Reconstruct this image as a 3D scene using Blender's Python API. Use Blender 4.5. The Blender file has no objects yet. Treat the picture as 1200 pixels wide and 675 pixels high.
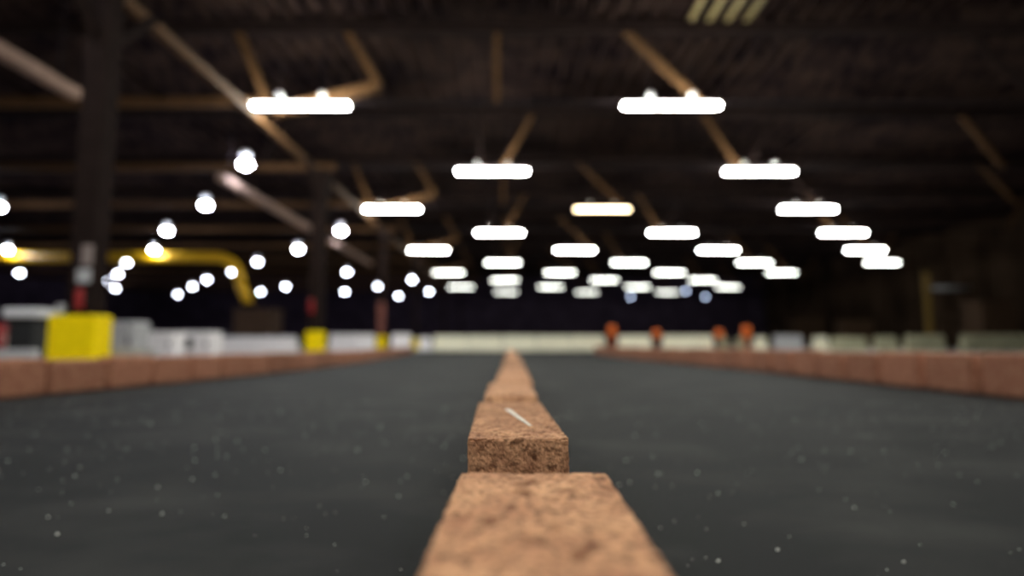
import bpy, bmesh, math, random
from mathutils import Vector, Matrix, noise

# ---------------------------------------------------------------- settings
LENS, FSTOP, FOCUS = 21.0, 1.88, 0.52
CAM_Z = 0.29
PITCH = math.atan(66.5 / 700)
EXPOSURE = 0.0
TUBE_NEAR = 210.0
BULB = 200.0
scene = bpy.context.scene
COL = scene.collection
random.seed(7)

cd = bpy.data.cameras.new('camera'); cam = bpy.data.objects.new('camera', cd); COL.objects.link(cam)
cam.location = (0, 0, CAM_Z); cam.rotation_euler = (math.pi / 2 + PITCH, 0, 0)
cd.sensor_width = 36; cd.lens = LENS; cd.clip_start = 0.01; cd.clip_end = 400
cd.dof.use_dof = True; cd.dof.focus_distance = FOCUS; cd.dof.aperture_fstop = FSTOP
scene.camera = cam
w = bpy.data.worlds.new('world'); scene.world = w; w.use_nodes = True
w.node_tree.nodes['Background'].inputs[0].default_value = (0.02, 0.018, 0.03, 1)
w.node_tree.nodes['Background'].inputs[1].default_value = 0.3
scene.view_settings.view_transform = 'Standard'; scene.view_settings.look = 'None'
scene.view_settings.gamma = 1; scene.view_settings.exposure = EXPOSURE
scene.view_settings.use_curve_mapping = False
scene.cycles.use_denoising = True
scene.cycles.max_bounces = 5
scene.cycles.sample_clamp_indirect = 4.0
scene.cycles.caustics_reflective = False; scene.cycles.caustics_refractive = False

# ---------------------------------------------------------------- materials
def mat(name, color, rough=0.7, metal=0.0, spec=0.4, var=0.0, scale=6.0, bump=0.0, bscale=40.0,
        col2=None, emit=0.0, obj_var=0.0, stretch=(1, 1, 1), sheen=0.0):
    m = bpy.data.materials.new(name); m.use_nodes = True
    nt = m.node_tree; N = nt.nodes; Lk = nt.links
    b = N['Principled BSDF']
    b.inputs['Base Color'].default_value = (*color, 1)
    b.inputs['Roughness'].default_value = rough; b.inputs['Metallic'].default_value = metal
    b.inputs['Specular IOR Level'].default_value = spec
    if sheen: b.inputs['Sheen Weight'].default_value = sheen; b.inputs['Sheen Roughness'].default_value = 0.5
    tc = N.new('ShaderNodeTexCoord'); mp = N.new('ShaderNodeMapping'); mp.inputs['Scale'].default_value = stretch
    Lk.new(tc.outputs['Object'], mp.inputs['Vector'])
    out = None
    if var > 0 or col2:
        n = N.new('ShaderNodeTexNoise'); n.inputs['Scale'].default_value = scale; n.inputs['Detail'].default_value = 6
        n.inputs['Roughness'].default_value = 0.65
        Lk.new(mp.outputs[0], n.inputs['Vector'])
        r = N.new('ShaderNodeValToRGB'); r.color_ramp.elements[0].position = 0.35; r.color_ramp.elements[1].position = 0.68
        c2 = col2 or tuple(c * (1 - var) for c in color)
        r.color_ramp.elements[0].color = (*c2, 1); r.color_ramp.elements[1].color = (*color, 1)
        Lk.new(n.outputs['Fac'], r.inputs['Fac']); out = r.outputs['Color']
    if obj_var > 0 and out:
        oi = N.new('ShaderNodeObjectInfo'); mr = N.new('ShaderNodeMapRange')
        mr.inputs['To Min'].default_value = 1 - obj_var; mr.inputs['To Max'].default_value = 1 + obj_var * 0.6
        Lk.new(oi.outputs['Random'], mr.inputs['Value'])
        vm = N.new('ShaderNodeVectorMath'); vm.operation = 'SCALE'
        Lk.new(out, vm.inputs[0]); Lk.new(mr.outputs[0], vm.inputs['Scale']); out = vm.outputs[0]
    if out: Lk.new(out, b.inputs['Base Color'])
    if bump > 0:
        n2 = N.new('ShaderNodeTexNoise'); n2.inputs['Scale'].default_value = bscale; n2.inputs['Detail'].default_value = 5
        Lk.new(tc.outputs['Object'], n2.inputs['Vector'])
        bp = N.new('ShaderNodeBump'); bp.inputs['Strength'].default_value = bump; bp.inputs['Distance'].default_value = 0.004
        Lk.new(n2.outputs['Fac'], bp.inputs['Height']); Lk.new(bp.outputs[0], b.inputs['Normal'])
    if emit > 0:
        b.inputs['Emission Color'].default_value = (*color, 1); b.inputs['Emission Strength'].default_value = emit
    return m

def lamp_mat(name, color, strength):
    m = bpy.data.materials.new(name); m.use_nodes = True
    nt = m.node_tree; nt.nodes.clear()
    e = nt.nodes.new('ShaderNodeEmission'); o = nt.nodes.new('ShaderNodeOutputMaterial')
    e.inputs[0].default_value = (*color, 1); e.inputs[1].default_value = strength
    nt.links.new(e.outputs[0], o.inputs[0]); return m

def concrete_block_mat(name='red_concrete', lo=(0.42, 0.19, 0.105), hi=(0.74, 0.405, 0.225)):
    m = bpy.data.materials.new(name); m.use_nodes = True
    nt = m.node_tree; N = nt.nodes; K = nt.links; b = N['Principled BSDF']
    b.inputs['Roughness'].default_value = 0.92; b.inputs['Specular IOR Level'].default_value = 0.2
    tc = N.new('ShaderNodeTexCoord'); oi = N.new('ShaderNodeObjectInfo')
    add = N.new('ShaderNodeVectorMath'); add.operation = 'ADD'
    sc = N.new('ShaderNodeVectorMath'); sc.operation = 'SCALE'; sc.inputs[0].default_value = (7, 3, 5)
    K.new(oi.outputs['Random'], sc.inputs['Scale']); K.new(tc.outputs['Object'], add.inputs[0]); K.new(sc.outputs[0], add.inputs[1])
    def nz(s, d=5, r=0.6):
        n = N.new('ShaderNodeTexNoise'); n.inputs['Scale'].default_value = s; n.inputs['Detail'].default_value = d
        n.inputs['Roughness'].default_value = r; K.new(add.outputs[0], n.inputs['Vector']); return n.outputs['Fac']
    def ramp(src, p0, c0, p1, c1):
        r = N.new('ShaderNodeValToRGB'); e = r.color_ramp.elements
        e[0].position = p0; e[0].color = (*c0, 1); e[1].position = p1; e[1].color = (*c1, 1)
        K.new(src, r.inputs['Fac']); return r.outputs['Color']
    base = ramp(nz(26, 4, 0.6), 0.30, lo, 0.70, hi)
    grain = ramp(nz(220, 4, 0.7), 0.36, (0.18, 0.16, 0.15), 0.56, (1.05, 1.05, 1.05))
    blot = ramp(nz(105, 3, 0.55), 0.34, (0.20, 0.14, 0.12), 0.44, (1, 1, 1))
    def mul(a, c, f):
        x = N.new('ShaderNodeMix'); x.data_type = 'RGBA'; x.blend_type = 'MULTIPLY'; x.inputs[0].default_value = f
        K.new(a, x.inputs[6]); K.new(c, x.inputs[7]); return x.outputs[2]
    spots = ramp(nz(48, 2, 0.5), 0.33, (0.45, 0.36, 0.30), 0.42, (1, 1, 1))
    c = mul(mul(mul(base, grain, 0.65), blot, 0.75), spots, 0.8)
    mr = N.new('ShaderNodeMapRange'); mr.inputs['To Min'].default_value = 0.85; mr.inputs['To Max'].default_value = 1.15
    K.new(oi.outputs['Random'], mr.inputs['Value'])
    vm = N.new('ShaderNodeVectorMath'); vm.operation = 'SCALE'; K.new(c, vm.inputs[0]); K.new(mr.outputs[0], vm.inputs['Scale'])
    K.new(vm.outputs[0], b.inputs['Base Color'])
    bp = N.new('ShaderNodeBump'); bp.inputs['Strength'].default_value = 0.9; bp.inputs['Distance'].default_value = 0.0025
    K.new(nz(170, 5, 0.7), bp.inputs['Height']); K.new(bp.outputs[0], b.inputs['Normal'])
    return m

def carpet_mat():
    m = bpy.data.materials.new('black_carpet'); m.use_nodes = True
    nt = m.node_tree; N = nt.nodes; K = nt.links; b = N['Principled BSDF']
    b.inputs['Roughness'].default_value = 0.75; b.inputs['Specular IOR Level'].default_value = 0.10
    b.inputs['Sheen Weight'].default_value = 0.0
    tc = N.new('ShaderNodeTexCoord')
    def nz(s, st=(1, 1, 1), d=5):
        mp = N.new('ShaderNodeMapping'); mp.inputs['Scale'].default_value = st; K.new(tc.outputs['Object'], mp.inputs[0])
        n = N.new('ShaderNodeTexNoise'); n.inputs['Scale'].default_value = s; n.inputs['Detail'].default_value = d
        K.new(mp.outputs[0], n.inputs['Vector']); return n.outputs['Fac']
    def ramp(src, p0, c0, p1, c1):
        r = N.new('ShaderNodeValToRGB'); e = r.color_ramp.elements
        e[0].position = p0; e[0].color = (*c0, 1); e[1].position = p1; e[1].color = (*c1, 1)
        K.new(src, r.inputs['Fac']); return r.outputs['Color']
    fine = ramp(nz(420, d=3), 0.35, (0.0038, 0.0039, 0.0042), 0.7, (0.0105, 0.0105, 0.0112))
    dust = ramp(nz(2.3, (1, 1.4, 1), 4), 0.48, (0, 0, 0), 0.75, (0.022, 0.021, 0.019))
    ad = N.new('ShaderNodeMix'); ad.data_type = 'RGBA'; ad.blend_type = 'ADD'; ad.inputs[0].default_value = 1
    K.new(fine, ad.inputs[6]); K.new(dust, ad.inputs[7]); K.new(ad.outputs[2], b.inputs['Base Color'])
    bp = N.new('ShaderNodeBump'); bp.inputs['Strength'].default_value = 0.6; bp.inputs['Distance'].default_value = 0.003
    K.new(nz(380, d=3), bp.inputs['Height']); K.new(bp.outputs[0], b.inputs['Normal'])
    return m

M = dict(
    block=concrete_block_mat(), kerb=concrete_block_mat('deep_red_concrete', (0.36, 0.135, 0.085), (0.57, 0.275, 0.17)), carpet=carpet_mat(),
    floor=mat('bare_concrete', (0.48, 0.44, 0.43), rough=0.42, spec=0.5, var=0.35, scale=0.8, bump=0.15, bscale=8),
    timber=mat('old_timber', (0.125, 0.060, 0.022), rough=0.8, spec=0.2, var=0.55, scale=5, stretch=(1, 1, 6), bump=0.4, bscale=30),
    timber_pale=mat('pale_timber', (0.42, 0.28, 0.22), rough=0.8, spec=0.2, var=0.35, scale=3, bump=0.3, bscale=30),
    post=mat('dark_post_timber', (0.020, 0.0125, 0.011), rough=0.9, spec=0.03, var=0.4, scale=4, bump=0.4, bscale=25),
    deck=mat('roof_boards', (0.058, 0.036, 0.028), rough=0.9, spec=0.02, col2=(0.005, 0.003, 0.006), scale=1.1, stretch=(0.6, 1, 1)),  # board tone, its mottle heightened to imitate lamplit patches
    wall=mat('dark_wall_boards', (0.07, 0.05, 0.08), rough=0.95, spec=0.1, var=0.6, scale=0.6),
    wallside=mat('brown_wall_boards', (0.09, 0.055, 0.035), rough=0.95, spec=0.1, var=0.75, scale=0.35, stretch=(1, 1, .6)),
    steel=mat('dark_steel', (0.018, 0.013, 0.014), rough=0.8, spec=0.05, metal=0.0, var=0.3),
    yellow=mat('yellow_foam_cover', (0.96, 0.71, 0.002), rough=0.8, spec=0.1, var=0.12, scale=5, bump=0.2, bscale=20),
    yellowpipe=mat('yellow_pipe_paint', (0.9, 0.5, 0.01), rough=0.4, var=0.2, scale=3),
    red=mat('red_enamel', (0.27, 0.010, 0.012), rough=0.35, var=0.2),
    white=mat('white_sheet_metal', (0.75, 0.75, 0.78), rough=0.5, var=0.1),
    grey=mat('grey_sheet_metal', (0.42, 0.42, 0.44), rough=0.5, var=0.15),
    rubber=mat('black_rubber', (0.015, 0.015, 0.017), rough=0.7, var=0.3),
    cream=mat('cream_plastic', (0.88, 0.84, 0.66), rough=0.5, var=0.12, scale=2),
    milk=mat('white_plastic', (0.88, 0.84, 0.86), rough=0.5, var=0.1, scale=2),
    olive=mat('greenish_cream_plastic', (0.55, 0.53, 0.36), rough=0.6, var=0.45, scale=3),  # darker, greener cream for barriers on the right
    orange=mat('orange_plastic', (0.85, 0.16, 0.012), rough=0.5, var=0.15),
    crate=mat('brown_crate_wood', (0.075, 0.038, 0.018), rough=0.85, var=0.4, scale=3),
    chalk=mat('white_chalk', (0.85, 0.85, 0.8), rough=0.9, var=0.2, scale=60),
    dust=mat('pale_grit', (0.8, 0.8, 0.75), rough=0.5, var=0.4, scale=30),
    housing=mat('white_enamel_housing', (0.62, 0.62, 0.60), rough=0.45, var=0.1),
)
COOL, WARM, BLUE = (0.98, 1.0, 0.92), (1.0, 0.76, 0.45), (0.80, 0.85, 1.0)

# ---------------------------------------------------------------- helpers
def box(bm, c, s, rot=None, bevel=0.0):
    r = bmesh.ops.create_cube(bm, size=1.0)
    vs = r['verts']
    bmesh.ops.scale(bm, vec=s, verts=vs)
    if bevel:
        es = list({e for v in vs for e in v.link_edges})
        r2 = bmesh.ops.bevel(bm, geom=es, offset=bevel, segments=2, affect='EDGES', profile=0.5)
        vs = list({v for f in r2['faces'] for v in f.verts} | {v for v in vs if v.is_valid})
        seen = set(vs); st = list(vs)
        while st:
            v = st.pop()
            for e in v.link_edges:
                o = e.other_vert(v)
                if o not in seen: seen.add(o); st.append(o)
        vs = list(seen)
    mt = Matrix.Translation(c) @ (rot.to_4x4() if rot else Matrix())
    bmesh.ops.transform(bm, matrix=mt, verts=vs)
    return bm
def beam(bm, a, b, wd, ht, bevel=0.0):
    a, b = Vector(a), Vector(b); d = b - a
    q = d.to_track_quat('X', 'Z').to_matrix()
    return box(bm, (a + b) / 2, (d.length, wd, ht), q, bevel)
def tube(bm, pts, r, seg=14):
    pts = [Vector(p) for p in pts]; rings = []
    rr = r if isinstance(r, (list, tuple)) else [r] * len(pts)
    for i, p in enumerate(pts):
        t = (pts[min(i + 1, len(pts) - 1)] - pts[max(i - 1, 0)]).normalized()
        q = t.to_track_quat('Z', 'Y').to_matrix()
        rings.append([bm.verts.new(p + q @ Vector((rr[i] * math.cos(2 * math.pi * k / seg), rr[i] * math.sin(2 * math.pi * k / seg), 0))) for k in range(seg)])
    for A, B in zip(rings, rings[1:]):
        for k in range(seg):
            f = bm.faces.new((A[k], A[(k + 1) % seg], B[(k + 1) % seg], B[k])); f.smooth = True
    bm.faces.new(rings[0][::-1]); bm.faces.new(rings[-1])
    return bm
def lathe(bm, prof, c=(0, 0, 0), seg=24):
    return tube(bm, [(c[0], c[1], c[2] + z) for r, z in prof], [max(r, 1e-3) for r, z in prof], seg)
def obj(name, bm, m, parent=None, loc=None):
    bmesh.ops.recalc_face_normals(bm, faces=bm.faces)
    me = bpy.data.meshes.new(name); bm.to_mesh(me); bm.free(); me.materials.append(m)
    o = bpy.data.objects.new(name, me); COL.objects.link(o)
    if parent: o.parent = parent
    if loc: o.location = loc
    return o
def thing(name, label, cat, loc=(0, 0, 0), rz=0.0, group=None):
    o = bpy.data.objects.new(name, None); COL.objects.link(o); o.empty_display_size = 0.1
    o.location = loc; o.rotation_euler = (0, 0, rz); return tag(o, label, cat, group)
def tag(o, label, cat, group=None):
    o['label'] = label; o['category'] = cat
    if group: o['group'] = group
    return o
def struct(name, bm, m):
    o = obj(name, bm, m); o['kind'] = 'structure'; return o
def dup(root, loc, rz=None):
    r = root.copy(); COL.objects.link(r); r.location = loc
    if rz is not None: r.rotation_euler = (0, 0, rz)
    for ch in list(root.children):
        c = ch.copy(); COL.objects.link(c); c.parent = r
        for g in list(ch.children):
            d = g.copy(); COL.objects.link(d); d.parent = c
    return r
NUM = ['first', 'second', 'third', 'fourth', 'fifth', 'sixth', 'seventh', 'eighth', 'ninth', 'tenth', 'eleventh', 'twelfth',
       'thirteenth', 'fourteenth', 'fifteenth', 'sixteenth', 'seventeenth', 'eighteenth', 'nineteenth']
TENS = {20: ('twentieth', 'twenty'), 30: ('thirtieth', 'thirty'), 40: ('fortieth', 'forty'), 50: ('fiftieth', 'fifty'), 60: ('sixtieth', 'sixty')}
def ordn(n):
    if n < 20: return NUM[n - 1]
    t = n // 10 * 10
    return TENS[t][0] if n == t else TENS[t][1] + '-' + NUM[n - t - 1]

# ---------------------------------------------------------------- the hall
X0, X1, Y0, Y1, ZT = -48.0, 34.0, -14.0, 80.0, 9.5
b = bmesh.new(); box(b, ((X0 + X1) / 2, (Y0 + Y1) / 2, -0.16), (X1 - X0, Y1 - Y0, 0.3)); struct('floor', b, M['floor'])
b = bmesh.new(); box(b, ((X0 + X1) / 2, Y1 + 0.1, ZT / 2), (X1 - X0, 0.2, ZT)); struct('wall_back', b, M['wall'])
b = bmesh.new(); box(b, ((X0 + X1) / 2, Y0 - 0.1, ZT / 2), (X1 - X0, 0.2, ZT)); struct('wall_front', b, M['wall'])
b = bmesh.new(); box(b, (X0 - 0.1, (Y0 + Y1) / 2, ZT / 2), (0.2, Y1 - Y0, ZT)); struct('wall_left', b, M['wall'])
b = bmesh.new(); box(b, (X1 + 0.1, (Y0 + Y1) / 2, ZT / 2), (0.2, Y1 - Y0, ZT))
for k in range(24):
    box(b, (X1 - 0.12, Y0 + 2 + k * 3.9, ZT / 2), (0.24, 0.25, ZT))
for z in (2.2, 4.6, 7.0): box(b, (X1 - 0.08, (Y0 + Y1) / 2, z), (0.14, Y1 - Y0, 0.18))
struct('wall_right', b, M['wallside'])
b = bmesh.new(); box(b, ((X0 + X1) / 2, (Y0 + Y1) / 2, ZT + 0.1), (X1 - X0, Y1 - Y0, 0.2))
x = X0 + 0.4
while x < X1:                                        # joists are the pattern of the roof deck
    box(b, (x, (Y0 + Y1) / 2, ZT - 0.14), (0.09, Y1 - Y0, 0.28)); x += 0.56
struct('ceiling', b, M['deck'])

# black carpet of the track, one thing lying on the concrete
def rail_x(path, y):
    for (xa, ya), (xb, yb) in zip(path, path[1:]):
        if y <= yb: return xa + (xb - xa) * (y - ya) / (yb - ya)
    return path[-1][0]
LEFT = [(-2.86, -3), (-2.78, 3.0), (-2.58, 4.8), (-2.42, 7), (-2.55, 10.5), (-3.25, 18.5), (-4.1, 25)]
RIGHT = [(2.72, -3), (2.72, 5.0), (2.72, 7.4), (2.6, 10), (2.5, 14), (2.75, 20), (3.6, 26)]
b = bmesh.new(); ys = [-3 + i * 0.5 for i in range(65)]
rl = [(b.verts.new((rail_x(LEFT, y) - 0.25, y, 0)), b.verts.new((rail_x(RIGHT, y) + 0.25, y, 0))) for y in ys]
for (a0, a1), (c0, c1) in zip(rl, rl[1:]): b.faces.new((a0, a1, c1, c0))
r = bmesh.ops.extrude_face_region(b, geom=list(b.faces))
bmesh.ops.translate(b, vec=(0, 0, -0.009), verts=[v for v in r['geom'] if isinstance(v, bmesh.types.BMVert)])
tag(obj('track_carpet', b, M['carpet']), 'black carpet of the track lying on the hall floor between the block kerbs', 'carpet')

# ---------------------------------------------------------------- concrete blocks
def block_mesh(seed, size, n, amp, chip, fine=False, m=None):
    """a solid concrete block whose faces and arrises are rough"""
    bm = bmesh.new(); sx, sy, sz = size
    nx, ny, nz_ = n
    r = bmesh.ops.create_cube(bm, size=1.0)
    es = lambda ax: [e for e in bm.edges if abs((e.verts[0].co - e.verts[1].co)[ax]) > 1e-6 and sum(abs((e.verts[0].co - e.verts[1].co)[k]) > 1e-6 for k in range(3)) == 1]
    for ax, c in ((0, nx), (1, ny), (2, nz_)):
        # slice along each axis
        for i in range(1, c):
            co = [0, 0, 0]; no = [0, 0, 0]; co[ax] = -0.5 + i / c; no[ax] = 1
            bmesh.ops.bisect_plane(bm, geom=list(bm.verts) + list(bm.edges) + list(bm.faces), plane_co=co, plane_no=no)
    off = Vector((seed * 3.7, seed * 1.3, seed * 2.1))
    for v in bm.verts:
        p = Vector((v.co.x * sx, v.co.y * sy, v.co.z * sz))
        cnt = sum(abs(abs(v.co[k]) - 0.5) < 1e-5 for k in range(3))
        inward = Vector([-(1 if v.co[k] > 0 else -1) if abs(abs(v.co[k]) - 0.5) < 1e-5 else 0 for k in range(3)])
        q = p * 95 + off
        d = noise.noise(q) * 0.6 + noise.noise(q * 2.7) * 0.4
        if fine:
            pit = noise.noise(p * 260 + off) + 0.6 * noise.noise(p * 520 + off)
            d += max(0, pit - 0.25) * 1.6
        if cnt >= 2:
            c = (0.0006 if fine else 0.0016) + chip * max(0, noise.noise(p * 42 + off) + noise.noise(p * 130 + off) * 0.8)
            p += inward * (c if cnt == 2 else c * 1.3)
        p += inward * (amp * max(-0.3, d))
        v.co = p + Vector((0, 0, sz / 2))
    for f in bm.faces: f.smooth = not fine
    bmesh.ops.recalc_face_normals(bm, faces=bm.faces)
    me = bpy.data.meshes.new('concrete_block'); bm.to_mesh(me); bm.free(); me.materials.append(m or M['block']); return me
SZ = (0.1, 0.4, 0.2)
near = [block_mesh(11, (0.1, 0.4, 0.2), (66, 260, 24), 0.0012, 0.0040, True), block_mesh(23, (0.1, 0.4, 0.2), (80, 220, 80), 0.0017, 0.0042, True)]
far = [block_mesh(31 + i, SZ, (8, 26, 12), 0.002, 0.006) for i in range(5)]
kerbs = [block_mesh(51 + i, SZ, (8, 26, 12), 0.002, 0.006, m=M['kerb']) for i in range(5)]
def block(me, x, y, rz, z, label, group=None, rx=0.0, sz=1.0):
    o = bpy.data.objects.new('concrete_block', me); COL.objects.link(o)
    o.location = (x, y, z); o.rotation_euler = (rx, 0, rz); o.scale = (1, 1, sz)
    return tag(o, label, 'concrete block', group)
G = 'concrete blocks of the middle divider'
# (centre x, near end y, yaw, pitch)
first = block(near[0], 0.0130, 0.2205, -0.007, 0.001, 'nearest reddish concrete block, filling the bottom centre right before the camera', G, rx=0.010)
second = block(near[1], 0.0010, 0.800, 0.027, 0.0, 'reddish concrete block with a white chalk streak on its top, rough sharp front face', G, rx=-0.004, sz=0.985)
third = block(far[0], -0.004, 1.295, 0.012, 0.0, 'third concrete block of the middle divider, just beyond the chalk-marked one', G, sz=0.99)
fourth = block(far[1], 0.004, 1.745, 0.0, 0.0, 'fourth concrete block of the middle divider counted from the camera', G, sz=0.995)
y = 2.01; k = 5; random.seed(3)
while y < 10.2:
    xo = 0.008 + random.uniform(-0.007, 0.007) - 0.003 * (y - 2)
    block(far[k % 5], xo, y + 0.2, random.uniform(-0.012, 0.012), 0, f'{ordn(k)} concrete block of the middle divider counted from the camera', G, sz=random.uniform(0.98, 1.02))
    y += 0.4 + random.uniform(0.02, 0.07); k += 1
b = bmesh.new()
pts = [(-0.012, 0.055, 0), (-0.008, 0.03, 0), (-0.002, -0.02, 0), (0.006, -0.085, 0), (0.011, -0.125, 0)]
for (p, q), wd in zip(zip(pts, pts[1:]), (0.0065, 0.005, 0.004, 0.003)):
    beam(b, p, q, wd, 0.0012)
obj('chalk_streak', b, M['chalk'], second, (0.006, 0.02, 0.2002))

def kerb(path, y_from, y_to, side):
    y = y_from; k = 1; g = f'concrete blocks of the {side} kerb'
    while y < y_to:
        a = Vector((rail_x(path, y), y)); c = Vector((rail_x(path, y + 0.4), y + 0.4))
        mid = (a + c) / 2; ang = math.atan2(-(c.x - a.x), c.y - a.y)
        block(kerbs[random.randrange(5)], mid.x + (-0.05 if side == 'left' else 0.05), mid.y, ang + random.uniform(-0.03, 0.03), 0,
              f'{ordn(k)} concrete block of the {side} kerb counted from the camera', g, sz=random.uniform(0.98, 1.06) * (1.0 if side == 'left' else 1.15))
        y += 0.4 + (random.uniform(0.015, 0.05) if side == 'left' else random.uniform(0.04, 0.09)); k += 1
kerb(LEFT, 2.70, 24.5, 'left')
kerb(RIGHT, 2.62, 25.0, 'right')

# pale grit scattered over the carpet (uncountable)
random.seed(12); b = bmesh.new()
for _ in range(1600):
    x = random.uniform(-2.4, 2.4); yy = random.uniform(0.25, 3.2)
    if abs(x) < 0.075: continue
    if abs(x) > yy * 1.1: continue
    s = random.choice((0.0007, 0.001, 0.0014, 0.0024))
    box(b, (x, yy, s * 0.5), (s * random.uniform(.7, 2.2), s, s), Matrix.Rotation(random.uniform(0, 3), 3, 'Z'))
g = tag(obj('carpet_grit', b, M['dust']), 'specks of pale grit scattered over the black carpet', 'grit'); g['kind'] = 'stuff'

# ---------------------------------------------------------------- strip lights
ZL = CAM_Z + 6.2
def strip_light(m):
    t = thing('strip_light', 'x', 'ceiling light')
    b = bmesh.new(); box(b, (0, 0, 0), (2.50, 0.13, 0.085), bevel=0.03); obj('diffuser', b, m, t)
    b = bmesh.new(); box(b, (0, 0, 0.07), (2.56, 0.07, 0.05), bevel=0.01)
    box(b, (-1.26, 0, 0.03), (0.03, 0.15, 0.12)); box(b, (1.26, 0, 0.03), (0.03, 0.15, 0.12)); obj('housing', b, M['housing'], t)
    for s in (-0.55, 0.55):
        b = bmesh.new(); box(b, (s, 0, 0.27), (0.12, 0.28, 0.12), bevel=0.02); box(b, (s, 0, 0.14), (0.03, 0.03, 0.12)); br = obj('bracket', b, M['housing'], t)
        b = bmesh.new(); tube(b, [(s, 0, 0.34), (s, 0, ZT - ZL - 0.01)], 0.012, 8); obj('hanger_rod', b, M['steel'], br)
    return t
protos = {}
def strip(x, y, strength, color=COOL, label=''):
    key = (round(strength, 1), color)
    if key not in protos:
        protos[key] = t = strip_light(lamp_mat('tube_glow', color, strength)); t.location = (x, y, ZL)
    else:
        t = dup(protos[key], (x, y, ZL))
    t['label'] = label; t['group'] = 'strip lights over the track'
    return t
A = (-5.5, 4.15, 13.6, 23.3); Bx = (-0.7, 8.9, 18.4, 28.1)
rows = [(15.05, A[:2], 1.0), (21.0, Bx[:2], 0.9), (27.0, A[:3], 0.75), (32.8, Bx[:3], 0.55), (39.0, A, 0.30), (45.0, Bx, 0.13),
        (51.3, A[:4], 0.09), (57.3, Bx[:3], 0.07), (64.2, A, 0.06), (70.6, Bx[:3], 0.045)]
for ri, (y, xs, s) in enumerate(rows):
    for i, x in enumerate(xs):
        if (y, x) in ((64.2, -5.5),): pass
        warm = abs(y - 27) < .1 and i == 1
        place = f'{ordn(i + 1)} from the left in the {ordn(ri + 1)} row from the camera'
        strip(x, y, TUBE_NEAR * s * (0.12 if warm else 1), WARM if warm else COOL,
              (f'dim yellowish strip light, {place}' if warm else f'white strip light, {place}'))
for y, xs in ((9.0, (-0.7, 8.9)), (3.0, (-5.5, 4.15)), (-3.0, (-0.7, 8.9)), (-9.0, (-5.5, 4.15))):  # unseen rows carrying on the grid, added to light the nearest blocks
    for i, x in enumerate(xs):
        where = {9.0: 'just above the frame', 3.0: 'overhead near the camera', -3.0: 'close behind the camera', -9.0: 'far behind the camera'}[y]
        strip(x, y, TUBE_NEAR, COOL, f'unseen added white strip light {where}, {"left" if i == 0 else "right"} of two')

# ---------------------------------------------------------------- round pendant lamps
ZR = CAM_Z + 5.95
def pendant(m):
    t = thing('pendant_lamp', 'x', 'ceiling light')
    b = bmesh.new(); lathe(b, [(0.02, -0.10), (0.11, -0.085), (0.175, -0.04), (0.195, 0.0), (0.17, 0.05), (0.09, 0.085)]); obj('globe', b, m, t)
    b = bmesh.new(); lathe(b, [(0.11, 0.08), (0.09, 0.12), (0.04, 0.16), (0.035, 0.25)]); obj('shade', b, M['grey'], t)
    b = bmesh.new(); lathe(b, [(0.04, 0.24), (0.15, 0.27), (0.16, 0.36), (0.13, 0.44), (0.03, 0.46)]); obj('ballast_cap', b, M['housing'], t)
    b = bmesh.new(); tube(b, [(0, 0, 0.45), (0, 0, ZT - ZR + 0.12)], 0.014, 8); obj('hanger_rod', b, M['steel'], t)
    return t
spots = [(290, -8.85, 19.35), (241, -13.16, 25.2), (196, -18.16, 31.0), (174, -22.15, 36.55), (148, -28.1, 43.2), (138, -33.27, 50.1),
         (123, -38.0, 55.5), (135, -42.1, 63.1), (22, -41.1, 49.5), (0, -22.3, 25.5), (5, -31.2, 36.55), (208, -39.7, 70.7),
         (226, -32.9, 61.2), (243, -28.1, 54.7), (272, -23.06, 48.9), (301, -18.4, 42.8), (349, -13.4, 37.0), (399, -9.0, 31.0),
         (287, -33.4, 74.5), (305, -28.4, 67.2), (335, -23.3, 61.2), (407, -13.6, 48.9), (404, -18.9, 67.2), (443, -13.8, 61.2),
         (467, -13.95, 73.2), (483, -9.2, 54.7), (503, -9.35, 67.2), (739, 14.84, 74.5), (804, 19.35, 66.2), (827, 24.2, 74.5), (-500, -9.0, 7.4)]
pm = pendant(lamp_mat('globe_glow', BLUE, BULB)); pb = None; pfar = pendant(lamp_mat('globe_glow_far', BLUE, BULB * 0.22)); far_used = False
lefts = sorted([s for s in spots if s[1] < 0 and s[0] > -100]); rights = sorted([s for s in spots if s[1] > 0])
first_used = False
ZR0 = ZR
for px, x, y in spots:
    ZR = ZR0 - (0.12 if px in (174, 5) else 0)
    if x > 0:
        if pb is None: pb = pendant(lamp_mat('far_blue_glow', (0.60, 0.72, 1.0), BULB * 0.06)); t = pb; t.location = (x, y, ZR)
        else: t = dup(pb, (x, y, ZR))
        t['label'] = f'small bluish round lamp far off, {["leftmost", "middle", "rightmost"][rights.index((px, x, y))]} of the three right of centre'
    else:
        if y > 41:
            t = pfar if not far_used else dup(pfar, (x, y, ZR))
            t.location = (x, y, ZR); far_used = True
        elif not first_used: t = pm; t.location = (x, y, ZR); first_used = True
        else: t = dup(pm, (x, y, ZR))
        if px < -100: t['label'] = 'round white pendant lamp outside the left edge of the frame, nearest the camera'
        elif px == 290: t['label'] = 'largest and nearest round white pendant lamp with its cap showing'
        else: t['label'] = f'round white pendant lamp, {ordn(lefts.index((px, x, y)) + 1)} counted from the left edge'
    t['group'] = 'round pendant lamps of the left aisle' if x < 0 else 'round lamps far off on the right'

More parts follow.
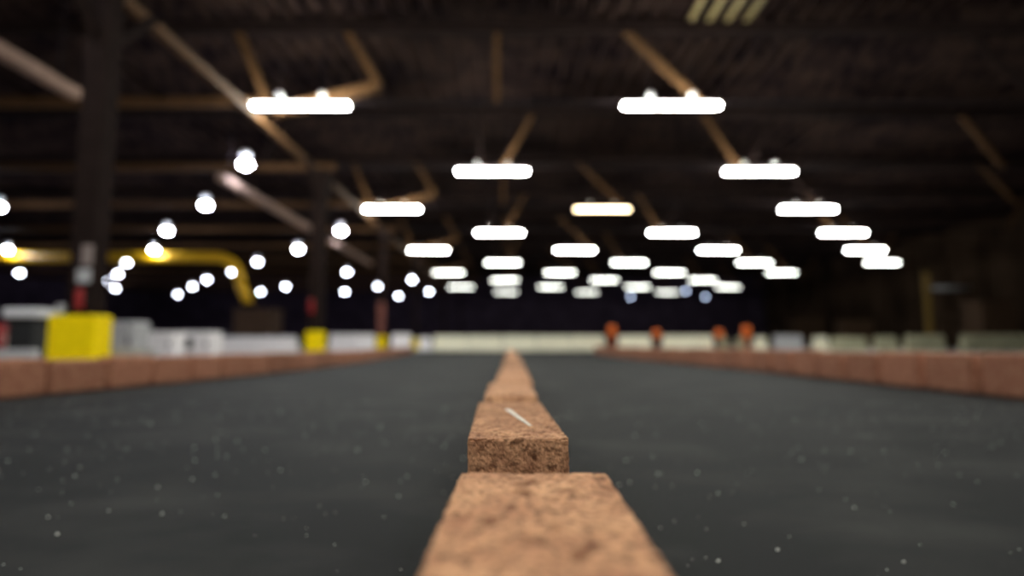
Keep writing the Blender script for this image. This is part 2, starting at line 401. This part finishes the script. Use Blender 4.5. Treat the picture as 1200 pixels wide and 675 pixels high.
# ---------------------------------------------------------------- columns
cols = [(-6.32, 8.85, 0.80), (-6.32, 19.3, 0.52), (-6.38, 29.3, 0.42), (-6.2, 38.4, 0.42), (-5.62, 49.4, 0.42), (-5.2, 60.4, 0.42)]
ZB = CAM_Z + 5.75
words = ['nearest timber column with the widest yellow guard at its foot', 'second timber column from the camera, yellow guard at its foot',
         'third timber column from the camera, small yellow guard', 'fourth timber column from the camera, thin and dark',
         'fifth timber column from the camera, thin and dark', 'sixth and farthest timber column, thin and dark']
for i, (x, y, gw) in enumerate(cols):
    t = thing('timber_column', words[i], 'column', (x, y, 0), group='timber columns along the left of the track')
    pw = (0.34, 0.40, 0.3, 0.22, 0.2, 0.2)[i]
    b = bmesh.new(); box(b, (0, 0, ZB / 2 + 0.0), (pw, pw, ZB), bevel=0.015); obj('post', b, M['post'], t)
    b = bmesh.new()
    if i < 4:
        box(b, (0, 0, 0.36), (gw, gw, 0.72) if i else (0.70, 0.40, 0.73), bevel=0.04)
        g = obj('column_guard', b, M['yellow'], t); g['label'] = 'yellow padded guard'
        if i == 0: g.location = (-0.06, 0, 0)
    else: b.free()
    b = bmesh.new()
    for s in (-1, 1):
        beam(b, (0, s * pw * .4, ZB - 1.1), (0, s * 1.2, ZB - 0.03), 0.14, 0.14)
    obj('knee_brace', b, M['post'], t)

def extinguisher(x, y, z, label, s=1.0):
    t = thing('fire_extinguisher', label, 'fire extinguisher', (x, y, z), group='fire extinguishers hanging on the columns')
    t.scale = (s, s, s)
    b = bmesh.new(); lathe(b, [(0.07, 0), (0.085, 0.02), (0.085, 0.36), (0.06, 0.42), (0.03, 0.44)]); obj('cylinder', b, M['red'], t)
    b = bmesh.new(); tube(b, [(0, 0, 0.43), (0, 0, 0.50)], 0.025); box(b, (0.03, 0, 0.52), (0.14, 0.03, 0.025)); obj('valve', b, M['steel'], t)
    b = bmesh.new(); tube(b, [(0.03, 0, .48), (0.12, 0, .44), (0.13, 0, .3), (0.11, 0, .12)], 0.014, 8); obj('hose', b, M['rubber'], t)
def plate(name, x, y, z, w_, h_, label, m, cat='sign', group=None, bev=0.01):
    b = bmesh.new(); box(b, (0, 0, 0), (w_, 0.03, h_), bevel=bev)
    o = obj(name, b, m, None, (x, y, z)); return tag(o, label, cat, group)
yf = 8.85 - 0.17
extinguisher(-6.25, yf - 0.08, 0.80, 'red fire extinguisher on the nearest column above the yellow guard', 0.68)
plate('wall_sign', -6.25, yf - 0.017, 1.29, 0.20, 0.20, 'pale square sign on the nearest column just above the fire extinguisher', M['grey'])
plate('wall_sign', -6.22, yf - 0.017, 1.60, 0.16, 0.30, 'upper dull tall sign on the nearest column', mat('dull_sign', (0.22, 0.17, 0.16), var=.2))
extinguisher(-6.39, 19.3 - 0.21 - 0.10, 1.30, 'red fire extinguisher on the second column above its yellow guard', 1.0)
b = bmesh.new(); box(b, (0, 0, 0.8), (0.34, 0.06, 1.6), bevel=0.02)
o = obj('warning_board', b, mat('faded_red_paint', (0.20, 0.06, 0.045), var=.35, scale=2), None, (-6.38, 29.3 - 0.185, 0.75)); tag(o, 'faded red board standing up the third column above its yellow guard', 'board')

# ---------------------------------------------------------------- beams and trusses
b = bmesh.new(); beam(b, (-6.66, -12, ZB + 0.15), (-6.66, 66, ZB + 0.15), 0.16, 0.20, 0.02)
tag(obj('timber_beam', b, M['timber'], None), 'long timber beam running away along the heads of the columns', 'beam')
for i, (ya, yb) in enumerate(((6.9, 12.4), (18.7, 27.6), (30.4, 39.4))):
    t = thing('timber_rail', ['pale hanging timber rail cut by the left edge near the nearest column', 'brightest pale timber rail under the largest round lamp',
              'pale hanging timber rail beyond the second column'][i], 'beam', (-9.35, ya, CAM_Z + 5.35), group='pale timber rails hung under the left roof')
    b = bmesh.new(); beam(b, (0, 0, 0), (0, yb - ya, 0), 0.26, 0.24, 0.03); obj('rail', b, M['timber_pale'], t)
    for yy in (0.6, yb - ya - 0.6):
        b = bmesh.new(); tube(b, [(0.05, yy, 0.1), (0.05, yy, ZT - CAM_Z - 5.36)], 0.02, 8); obj('hanger_rod', b, M['steel'], t)
tr_y = [9.6 + 6 * k for k in range(11)]
for i, y in enumerate(tr_y):
    y += 0.25
    t = thing('roof_truss', f'timber roof truss across the hall, {ordn(i + 1)} from the camera', 'truss', (0, y, CAM_Z), group='timber roof trusses')
    b = bmesh.new(); beam(b, (X0 + 0.05, 0, 6.62), (-6.6, 0, 6.62), 0.2, 0.26, 0.02); obj('aisle_chord', b, M['timber'], t)
    b = bmesh.new(); beam(b, (-6.6, 0, 6.62), (X1 - 0.3, 0, 6.62), 0.10, 0.07); obj('tie_rod', b, M['steel'], t)
    b = bmesh.new(); beam(b, (X0 + 0.05, 0, 8.75), (X1 - 0.3, 0, 8.75), 0.24, 0.32); obj('top_chord', b, M['post'], t)
    sh = 0 if i % 2 == 1 else 4.8
    def web(a, c, th, m, pairs=None):
        b = bmesh.new(); beam(b, (a[0], 0, a[1]), (c[0], 0, c[1]), th, th, 0.01); obj('web_strut', b, m, t)
    n0 = -6.6 + (0 if sh == 0 else 0)
    if sh == 0:
        web((-6.5, 6.35), (-3.65, 7.10), 0.26, M['timber']); web((-3.65, 7.10), (-4.6, 8.7), 0.2, M['timber'])
        web((-6.7, 6.6), (-7.6, 8.7), 0.2, M['timber']); web((-0.42, 6.6), (-0.42, 8.7), 0.16, M['timber'])
        web((5.2, 6.6), (3.1, 8.7), 0.18, M['timber']); web((-9.5, 6.7), (-12.0, 8.7), 0.2, M['post']); web((-16, 8.7), (-13.0, 6.7), 0.2, M['post'])
        web((14.6, 6.6), (12.6, 8.7), 0.16, M['post']); web((24, 6.6), (22.2, 8.7), 0.16, M['timber'])
    else:
        web((8.45, 6.6), (7.2, 8.7), 0.17, M['timber']); web((8.8, 6.6), (10.0, 8.7), 0.12, M['post'])
        web((-0.35, 6.6), (0.8, 8.7), 0.17, M['timber']); web((-1.2, 6.6), (-1.2, 8.7), 0.12, M['post'])
        web((-9.5, 6.7), (-8.3, 8.7), 0.2, M['post']); web((18.4, 6.6), (16.9, 8.7), 0.16, M['timber']); web((28.5, 6.6), (29.8, 8.7), 0.16, M['timber'])

# ---------------------------------------------------------------- yellow pipe with its elbow
t = thing('yellow_pipe', 'big yellow pipe running level across the left aisle, bending down at its end', 'pipe', (0, 37.15, 0))
PH = CAM_Z + 5.48; pts = [(X0 + 0.05, 0, PH), (-18.6, 0, PH)]
for k in range(1, 9):
    a = math.pi / 2 * k / 8; pts.append((-18.6 + 1.6 * math.sin(a), 0, PH - 1.6 * (1 - math.cos(a))))
b = bmesh.new(); tube(b, pts, 0.30, 20); obj('level_run', b, M['yellowpipe'], t)
b = bmesh.new(); tube(b, [(-17.0, 0, PH - 1.58), (-16.4, 0, 2.80)], 0.30, 20); obj('down_pipe', b, M['yellowpipe'], t)
b = bmesh.new(); tube(b, [(-16.42, 0, 2.85), (-16.38, 0, 2.60)], 0.40, 20); obj('flange', b, M['steel'], t)
for xx in (-44, -36, -28, -21):
    b = bmesh.new(); tube(b, [(xx, 0, PH + .28), (xx, 0, ZT - 0.01)], 0.03, 8); obj('hanger_rod', b, M['steel'], t)
t = thing('wooden_bin', 'dark brown tall wooden bin under the end of the yellow pipe', 'bin', (-15.75, 37.15, 0))
b = bmesh.new(); box(b, (0, 0, 1.22), (2.3, 1.8, 2.3), bevel=0.03); obj('bin_body', b, M['crate'], t)
b = bmesh.new(); box(b, (0, 0, 2.42), (2.45, 1.95, 0.12), bevel=0.02); obj('bin_lid', b, M['crate'], t)
b = bmesh.new()
for sx in (-1, 1):
    for sy in (-1, 1): box(b, (sx * 1.0, sy * 0.75, 0.04), (0.2, 0.2, 0.09))
obj('bin_feet', b, M['post'], t)

# ---------------------------------------------------------------- barriers round the far end
def barrier(m, w_, h=0.75):
    b = bmesh.new()
    prof = [(-0.24, 0.0), (-0.24, 0.10), (-0.13, 0.28), (-0.08, h), (0.08, h), (0.13, 0.28), (0.24, 0.10), (0.24, 0.0)]
    n = 9
    L = [[b.verts.new((x_, yy, zz)) for yy, zz in prof] for x_ in (-w_ / 2, w_ / 2)]
    for k in range(len(prof)): b.faces.new((L[0][k], L[0][(k + 1) % 8], L[1][(k + 1) % 8], L[1][k]))
    b.faces.new(L[0][::-1]); b.faces.new(L[1])
    bmesh.ops.bevel(b, geom=list(b.edges), offset=0.02, segments=2, affect='EDGES')
    return b
bd = []
# left run, white
def px_run(x0p, x1p, Y, m, tone, h=0.75, rz=0):
    bd.append(((x0p - 600) * Y / 700, (x1p - 600) * Y / 700, Y, m, tone, h))
for a, c in ((216, 258), (260, 302), (304, 348), (388, 412), (413, 439), (460, 482)):
    px_run(a, c, 25.0 if a > 380 else 26.0, M['milk'], 'white', 0.74 if a > 380 else 0.66)
px_run(492, 505, 29.0, M['milk'], 'small white', 0.66)
for i in range(5):
    px_run(509 + i * 40, 548 + i * 40, 29.6, M['cream'], 'cream', 0.74)
for a, c, mm, tone, h in ((724, 762, 'cream', 'cream', .74), (776, 806, 'cream', 'cream', .74), (807, 834, 'cream', 'cream', .74), (842, 850, 'olive', 'small dirty cream', .66),
                          (862, 870, 'olive', 'small dirty cream', .66), (882, 896, 'cream', 'short cream', .68), (906, 938, 'grey', 'grey', .74), (952, 968, 'cream', 'short cream', .68),
                          (974, 1012, 'olive', 'dirty cream', .66), (1024, 1048, 'olive', 'short dirty cream', .7), (1060, 1103, 'olive', 'dirty cream', .76), (1125, 1158, 'olive', 'dirty cream', .78),
                          (1160, 1196, 'olive', 'dirty cream', .78), (1200, 1240, 'olive', 'dirty cream', .78)):
    px_run(a, c, 28.4, M[mm], tone, h)
bd.sort()
nb = 0
for x0_, x1_, Y, m, tone, h in bd:
    nb += 1
    o = obj('track_barrier', barrier(m, x1_ - x0_, h), m, None, ((x0_ + x1_) / 2, Y, 0.0 if -5.2 < (x0_ + x1_) / 2 < 5 else -0.01))
    tag(o, f'{tone} plastic track barrier, {ordn(nb)} from the left along the far edge', 'barrier', 'plastic barriers along the far edge')

# orange-headed marker posts
def marker(x, y, top, hh, label):
    t = thing('marker_post', label, 'marker post', (x, y, -0.01), group='orange headed marker posts')
    b = bmesh.new(); lathe(b, [(0.2, 0), (0.2, 0.04), (0.08, 0.08)]); obj('base', b, M['rubber'], t)
    b = bmesh.new(); tube(b, [(0, 0, 0.06), (0, 0, top - hh + 0.03)], 0.035); obj('pole', b, M['orange'] if hh > .5 else M['steel'], t)
    b = bmesh.new(); lathe(b, [(0.10, top - hh), (0.19, top - hh + 0.04), (0.19, top - 0.06), (0.12, top)]); obj('head', b, M['orange'], t)
for px, Y, top, hh, l in ((717, 28.4, 1.22, 0.52, 'orange marker post standing leftmost, in the gap before the white barrier'), (769, 28.4, 1.02, 0.42, 'orange marker post second from the left'),
                          (842, 27.5, 0.99, 0.38, 'dimmer orange marker post third from the left'), (874, 27.5, 1.17, 0.56, 'orange marker post standing rightmost, taller and oval headed')):
    marker((px - 600) * Y / 700, Y, top, hh, l)

# ---------------------------------------------------------------- equipment at the left
def X(px, Y): return (px - 600) * Y / 700
# low white kerb boards on the floor behind the left kerb
def board(xa, xb, Y, z0, z1, m, name, label, cat, d=0.1, group=None):
    b = bmesh.new(); box(b, (0, 0, (z1 - z0) / 2), (xb - xa, d, z1 - z0), bevel=min(0.02, d / 4)); o = obj(name, b, m, None, ((xa + xb) / 2, Y, z0)); return tag(o, label, cat, group)
board(X(-60, 7.6), X(46, 7.6), 7.6, -0.01, 0.235, M['grey'], 'low_curb', 'pale low curb board on the floor left of the nearest column', 'curb', 0.12, 'pale low curb boards')
board(X(133, 9.4), X(186, 9.4), 9.4, -0.01, 0.23, M['grey'], 'low_curb', 'pale low curb board on the floor right of the nearest column', 'curb', 0.12, 'pale low curb boards')
# red fuel can
t = thing('red_drum', 'dark red drum at the left edge of the frame', 'drum', (X(-6, 10.2), 10.2, -0.01))
b = bmesh.new(); lathe(b, [(0.24, 0), (0.26, 0.02), (0.25, 0.3), (0.265, 0.32), (0.25, 0.34), (0.26, 0.62), (0.24, 0.64)]); obj('drum_body', b, M['red'], t)
b = bmesh.new(); lathe(b, [(0.22, 0.63), (0.22, 0.655), (0.05, 0.66)]); obj('drum_lid', b, M['red'], t)
t = thing('cream_jug', 'cream plastic jug between the red drum and the black cart', 'jug', (X(17, 9.9), 9.9, -0.01))
b = bmesh.new(); lathe(b, [(0.07, 0), (0.085, 0.03), (0.085, 0.45), (0.04, 0.56), (0.035, 0.60)]); obj('jug_body', b, M['cream'], t)
b = bmesh.new(); lathe(b, [(0.04, 0.60), (0.04, 0.64)]); obj('cap', b, M['cream'], t)
t = thing('tool_cart', 'black tool cart with a pale slab top left of the yellow guard', 'cart', (X(38, 9.6), 9.6, -0.01))
b = bmesh.new(); box(b, (0, 0, 0.42), (0.40, 0.45, 0.62), bevel=0.02); obj('cart_body', b, M['rubber'], t)
b = bmesh.new(); box(b, (0.02, 0, 0.80), (0.58, 0.55, 0.14), bevel=0.03); o = obj('cart_top', b, M['white'], t); o['label'] = 'pale slab top'
for sx in (-0.15, 0.15):
    for sy in (-0.16, 0.16):
        b = bmesh.new(); tube(b, [(sx - 0.02, sy, 0.055), (sx + 0.02, sy, 0.055)], 0.055); obj('caster_wheel', b, M['steel'], t)
    b = bmesh.new(); box(b, (sx * 0.1, -0.232, 0.3 + (sx + .15) * 1.2), (0.3, 0.02, 0.02)); obj('drawer_pull', b, M['steel'], t)
# white pot standing on the guard
t = thing('paint_pot', 'pale round pot standing on the left end of the widest yellow guard', 'pot', (-6.62, 8.76, 0.733))
b = bmesh.new(); lathe(b, [(0.055, 0), (0.06, 0.01), (0.06, 0.12), (0.05, 0.13)]); obj('pot_body', b, M['grey'], t)
b = bmesh.new(); lathe(b, [(0.062, 0.128), (0.062, 0.145), (0.01, 0.15)]); obj('pot_lid', b, M['white'], t)
# grey cabinet, white cases
def cabinet(xa, xb, Y, h, m, name, label, cat, dark=None):
    w_ = xb - xa
    t = thing(name, label, cat, ((xa + xb) / 2, Y, -0.01))
    b = bmesh.new(); box(b, (0, 0, h / 2 + 0.02), (w_, 0.5, h - 0.04), bevel=0.025); obj('body', b, m, t)
    b = bmesh.new(); box(b, (0, -0.26, h / 2 + 0.03), (w_ * 0.86, 0.03, h * 0.78), bevel=0.01); dr = obj('door', b, m, t)
    b = bmesh.new(); box(b, (w_ * 0.33, -0.285, h / 2), (0.03, 0.03, 0.16)); obj('handle', b, M['steel'], dr)
    if dark:
        b = bmesh.new(); box(b, (dark, -0.28, h * 0.55), (0.26, 0.02, 0.26), bevel=.01); o = obj('dark_gap_panel', b, M['rubber'], t)  # added dark panel stands in for the dark gap between the chests
    b = bmesh.new()
    for sx in (-1, 1):
        for sy in (-1, 1): box(b, (sx * w_ * 0.4, sy * 0.18, 0.025), (0.08, 0.08, 0.05))
    obj('foot_set', b, M['rubber'], t)
    return t
cabinet(X(140, 11.2), X(168, 11.2), 11.2, 0.73, M['grey'], 'equipment_cabinet', 'grey cabinet standing right of the widest yellow guard', 'cabinet')
cabinet(X(180, 14.2), X(213, 14.2), 14.2, 0.60, M['milk'], 'storage_chest', 'wide white chest on the floor right of the grey cabinet', 'chest')
cabinet(X(219, 15.0), X(256, 15.0), 15.0, 0.62, M['milk'], 'storage_chest', 'white chest with a dark panel added for the gap, right of the other chest', 'chest', dark=-0.2)
# low white wall of boards on the left between chests and second column
board(X(176, 20.5), X(262, 20.5), 20.5, -0.01, 0.50, M['milk'], 'white_screen', 'low white screen behind the two white chests', 'screen', 0.12, 'low white screens')
board(X(263, 20.5), X(350, 20.5), 20.5, -0.01, 0.45, M['milk'], 'white_screen', 'low white screen between the chests and the second column', 'screen', 0.12, 'low white screens')

# ---------------------------------------------------------------- things along the right wall
t = thing('storage_rack', 'tall storage rack with yellow uprights along the right wall', 'rack', (X(1110, 42), 42, -0.01))
for xx in (-1.3, 1.3):
    b = bmesh.new(); box(b, (xx, 0, 2.7), (0.32, 0.32, 5.4)); o = obj('upright', b, mat('dull_yellow_paint', (0.26, 0.16, 0.03), var=.4, scale=1.5) if xx < 0 else M['crate'], t)
for z in (0.9, 2.4, 4.0):
    b = bmesh.new(); box(b, (0.2, 0, z), (3.0, 1.2, 0.12)); obj('shelf', b, M['crate'], t)
for px, Y, z, l in ((1140, 42.8, 4.0, 'upper'),):
    b = bmesh.new(); tube(b, [(0, 0, 0), (2.5, 0, 0)], 0.16); o = obj('grey_duct', b, M['grey'], None, (X(1110, 42) - 1.15, 41.55, 4.06 + 0.162)); tag(o, 'short grey duct lying across the storage rack shelf', 'duct')
for i, (px, Y, w_, h) in enumerate(((945, 62, 3.2, 3.0), (1000, 52, 2.6, 2.4), (1160, 37, 2.2, 3.0))):
    t = thing('wooden_bin', ['dark wooden bin farthest along the right wall', 'dark wooden bin left of the storage rack', 'tall dark wooden bin at the right edge'][i], 'bin', (X(px, Y), Y, 0), group='dark wooden bins at the right')
    b = bmesh.new(); box(b, (0, 0, h / 2), (w_, 1.6, h - 0.2), bevel=0.03); obj('bin_body', b, M['crate'], t)
    b = bmesh.new(); box(b, (0, 0, h - 0.04), (w_ + 0.15, 1.75, 0.12)); obj('bin_lid', b, M['crate'], t)
    b = bmesh.new()
    for sx in (-1, 1):
        for sy in (-1, 1): box(b, (sx * w_ * 0.42, sy * 0.65, 0.045), (0.2, 0.2, 0.11))
    obj('bin_feet', b, M['post'], t)

# pale strips added under the joists, coloured as their lamplit stretches
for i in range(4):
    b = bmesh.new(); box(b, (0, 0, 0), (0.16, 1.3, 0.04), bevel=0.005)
    o = obj('lit_joist_strip', b, mat('lit_joist_tone', (0.34, 0.27, 0.12), var=0.2) if i == 0 else bpy.data.materials['lit_joist_tone'], None, (4.93 + 0.51 * i, 15.2, ZT - 0.299))
    tag(o, f'added pale strip for a lit joist stretch, {ordn(i + 1)} from the left of four', 'board', 'added pale strips for lit joists')
